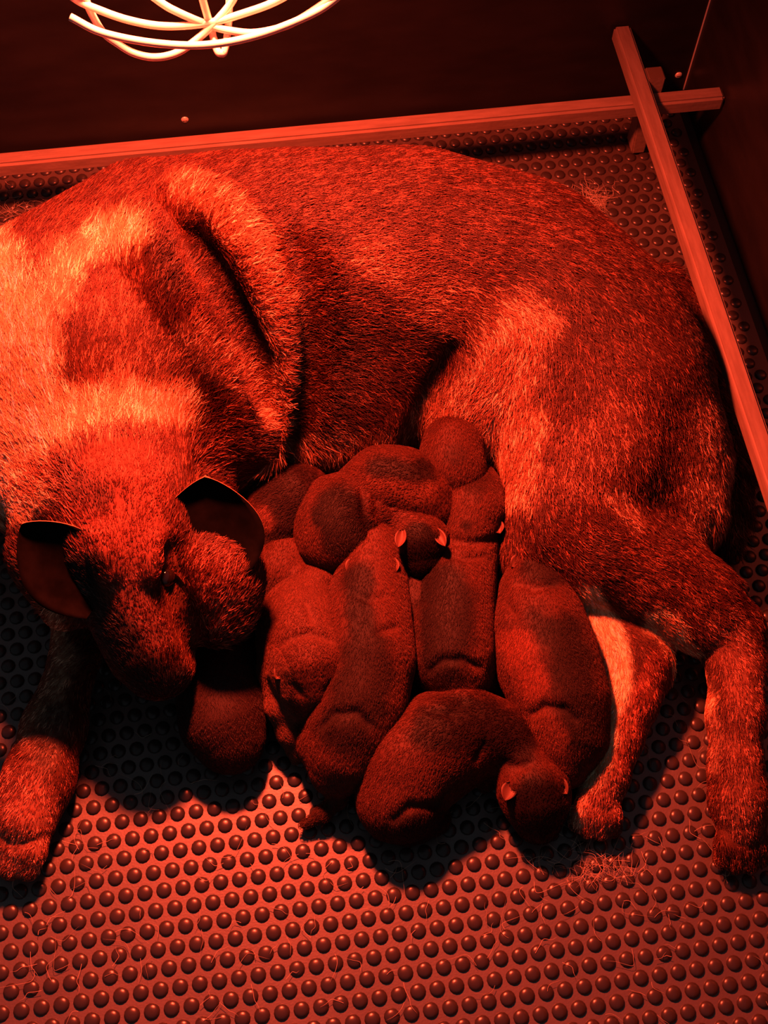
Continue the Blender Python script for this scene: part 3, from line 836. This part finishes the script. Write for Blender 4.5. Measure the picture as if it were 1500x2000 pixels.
# puppy facing down with stretched foreleg
puppy('puppy facing outward, broad furry head down and one thin foreleg stretched on the mat',
    [([(600, 1165, .045, .024), (588, 1200, .05, .030), (590, 1240, .055, .034)], .015),
     ([(592, 1255, .06, .034), (605, 1300, .062, .034), (612, 1340, .055, .026), (612, 1372, .045, .019)], .014),
     ([(540, 1240, .055, .017), (534, 1310, .055, .0125), (545, 1380, .045, .0105), (566, 1430, .030, .010), (582, 1460, .018, .0105)], .006),
     ([(572, 1462, .010, .005), (578, 1482, .008, .0045)], .003), ([(584, 1458, .010, .005), (594, 1478, .008, .0045)], .003), ([(592, 1450, .010, .005), (606, 1466, .008, .0045)], .003),
     ([(620, 1150, .05, .022), (640, 1190, .045, .014)], .01)],
    [([(560, 1316)], 4, 14, (.02, .01, .008), .9), ([(640, 1385)], 14, 24, (.03, .01, .008), .85), ([(530, 1330), (545, 1400), (582, 1465)], 22, 8, (.17, .06, .035), .9)],
    [(590, 1180, 0, -1), (600, 1280, 0, -1), (610, 1360, 0, -1), (530, 1320, .05, 1), (570, 1440, .5, 1)], base=(.10, .032, .018),
    creases=[([(548, 1262), (575, 1244), (610, 1238), (645, 1252)], .003, .001), ([(574, 1338), (584, 1350), (590, 1362)], .0022, .0008), ([(636, 1350), (644, 1338)], .0022, .0008), ([(600, 1180), (612, 1215)], .0025, .001)],
    ears=[(556, 1300, .083, -.5, .75, .014, .006), (656, 1300, .083, .6, -.6, .013, .006)], noses=[(612, 1392, .038)])

# big curled puppy: rump at left, head at right
puppy('rump of a curled black puppy with creased skin, round and wide, above the striped one',
    [([(640, 1010, .068, .031), (660, 1040, .066, .036), (670, 1010, .07, .034), (720, 985, .072, .030), (765, 990, .072, .024), (790, 1010, .072, .020)], .015),
     ([(800, 1030, .074, .022), (820, 1055, .074, .0245), (825, 1090, .066, .018), (828, 1115, .056, .012)], .0035),
     ([(610, 1090, .045, .014), (602, 1125, .035, .009), (625, 1135, .03, .008)], .0035),
     ([(710, 1060, .05, .016), (700, 1090, .05, .009)], .0035)],
    [([(665, 1000), (675, 1040)], 44, 22, PDK, .97), ([(820, 1060), (830, 1100)], 30, 14, (.007, .003, .002), .97)],  # rump centre painted dark so the rims look lit
    [(800, 1000, -1, 0), (720, 980, -1, 0), (640, 1000, -.6, 1), (660, 1080, .3, 1), (820, 1060, -.2, -1)],
    creases=[([(708, 960), (712, 1000), (722, 1040)], .003, .001), ([(733, 958), (738, 1000), (752, 1030)], .0028, .001), ([(758, 960), (762, 990)], .0022, .001)],
    ears=[(786, 1035, .096, -.25, 1, .018, .005), (852, 1035, .094, .5, .9, .018, .005)], noses=[(830, 1124, .056)])

# puppy lying across behind it
puppy('puppy lying crosswise tight under the mother\'s belly fringe behind the curled black one',
    [([(700, 960, .075, .024), (745, 940, .085, .028), (790, 945, .085, .028), (830, 975, .08, .024), (850, 1000, .075, .018)], .015),
     ([(780, 985, .08, .012), (800, 1005, .07, .008)], .0035)],
    [([(740, 915), (820, 925)], 14, 26, PDK, .95), ([(720, 950), (830, 965)], 10, 20, (.13, .04, .02), .8)],
    [(700, 950, -1, .1), (800, 940, -1, -.2), (850, 990, -.5, -1)], nh=10000, ears=[(862, 985, .085, .4, .9, .012, .005)])

# puppy nosing into the flank
puppy('small puppy burrowing into the pale flank fur, only its back showing',
    [([(878, 900, .088, .027), (885, 870, .09, .024), (890, 925, .08, .023), (885, 960, .068, .018), (870, 990, .06, .014)], .014),
     ([(915, 940, .07, .010), (900, 975, .06, .007)], .0035)],
    [([(890, 885)], 16, 18, (.05, .018, .012), .8), ([(875, 960)], 12, 26, (.06, .02, .015), .8)],
    [(885, 870, 0, 1), (880, 950, -.1, 1)], nh=9000)

# dark puppy behind the mother's ear
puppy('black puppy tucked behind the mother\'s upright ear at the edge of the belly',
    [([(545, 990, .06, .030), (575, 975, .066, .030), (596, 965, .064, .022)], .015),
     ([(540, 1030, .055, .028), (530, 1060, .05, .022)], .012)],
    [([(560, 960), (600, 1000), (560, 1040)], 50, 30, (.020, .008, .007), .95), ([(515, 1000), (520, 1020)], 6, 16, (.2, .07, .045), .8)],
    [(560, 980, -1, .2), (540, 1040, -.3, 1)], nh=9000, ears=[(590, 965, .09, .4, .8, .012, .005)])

# hindquarter below it
puppy('reddish puppy wedged low between the black one and the one facing outward',
    [([(560, 1090, .045, .026), (545, 1120, .042, .028), (540, 1160, .036, .024)], .015),
     ([(600, 1145, .055, .018), (620, 1150, .056, .012), (650, 1140, .055, .007)], .006)],
    [([(520, 1150)], 16, 26, (.05, .02, .014), .8)],
    [(560, 1080, -.2, 1), (545, 1150, 0, 1)], nh=8000)

# low puppy between striped and slim ones
puppy('dim puppy lying low in the gap between the striped and the slim puppy',
    [([(808, 1140, .035, .026), (808, 1190, .034, .028), (806, 1230, .03, .022)], .015),
     ([(800, 1250, .02, .010), (795, 1275, .012, .008)], .0035)],
    [([(810, 1130), (810, 1160)], 20, 20, (.04, .015, .012), .8)],
    [(808, 1140, 0, 1), (806, 1230, 0, 1)], nh=7000, base=(.07, .028, .018))

# puppy below the mother's head, the head's shadow put into its dark base coat
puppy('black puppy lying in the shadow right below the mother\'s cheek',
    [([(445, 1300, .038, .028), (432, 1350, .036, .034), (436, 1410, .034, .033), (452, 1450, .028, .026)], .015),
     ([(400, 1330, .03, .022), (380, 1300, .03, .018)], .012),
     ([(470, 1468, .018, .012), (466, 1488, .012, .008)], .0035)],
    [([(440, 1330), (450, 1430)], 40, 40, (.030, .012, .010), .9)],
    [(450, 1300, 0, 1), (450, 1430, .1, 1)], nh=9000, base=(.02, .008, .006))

# ------------------------------------------------------------------ shed hair on the mat
n = 460
sx_ = []; 
for i in range(n):
    r = random.random()
    if r < .20: cx_, cy_, s_ = random.gauss(1150, 60), random.gauss(1690, 22), 1
    elif r < .42: cx_, cy_, s_ = random.gauss(1160, 22), random.gauss(385, 12), 1
    elif r < .55: cx_, cy_, s_ = random.uniform(0, 100), random.gauss(405, 22), 1
    else: cx_, cy_, s_ = random.uniform(0, 1500), random.uniform(1350, 2000), 1
    sx_.append((cx_, cy_))
P0 = np.array([at(x, y, .004) for x, y in sx_])
N0 = np.tile([0, 0, 1.0], (n, 1)); an = RNG.uniform(0, 2 * math.pi, n)
T0 = np.c_[np.cos(an), np.sin(an), np.zeros(n)]
stray = make_hair('shed_hair', mat, P0 - np.array([0, -.2, 0]) * 1.0, N0, T0, RNG.uniform(.008, .026, n), .12, .00017, np.tile([.62, .5, .38], (n, 1)) * RNG.uniform(.5, 1, n)[:, None], M_hair, npt=5, curl=.5)
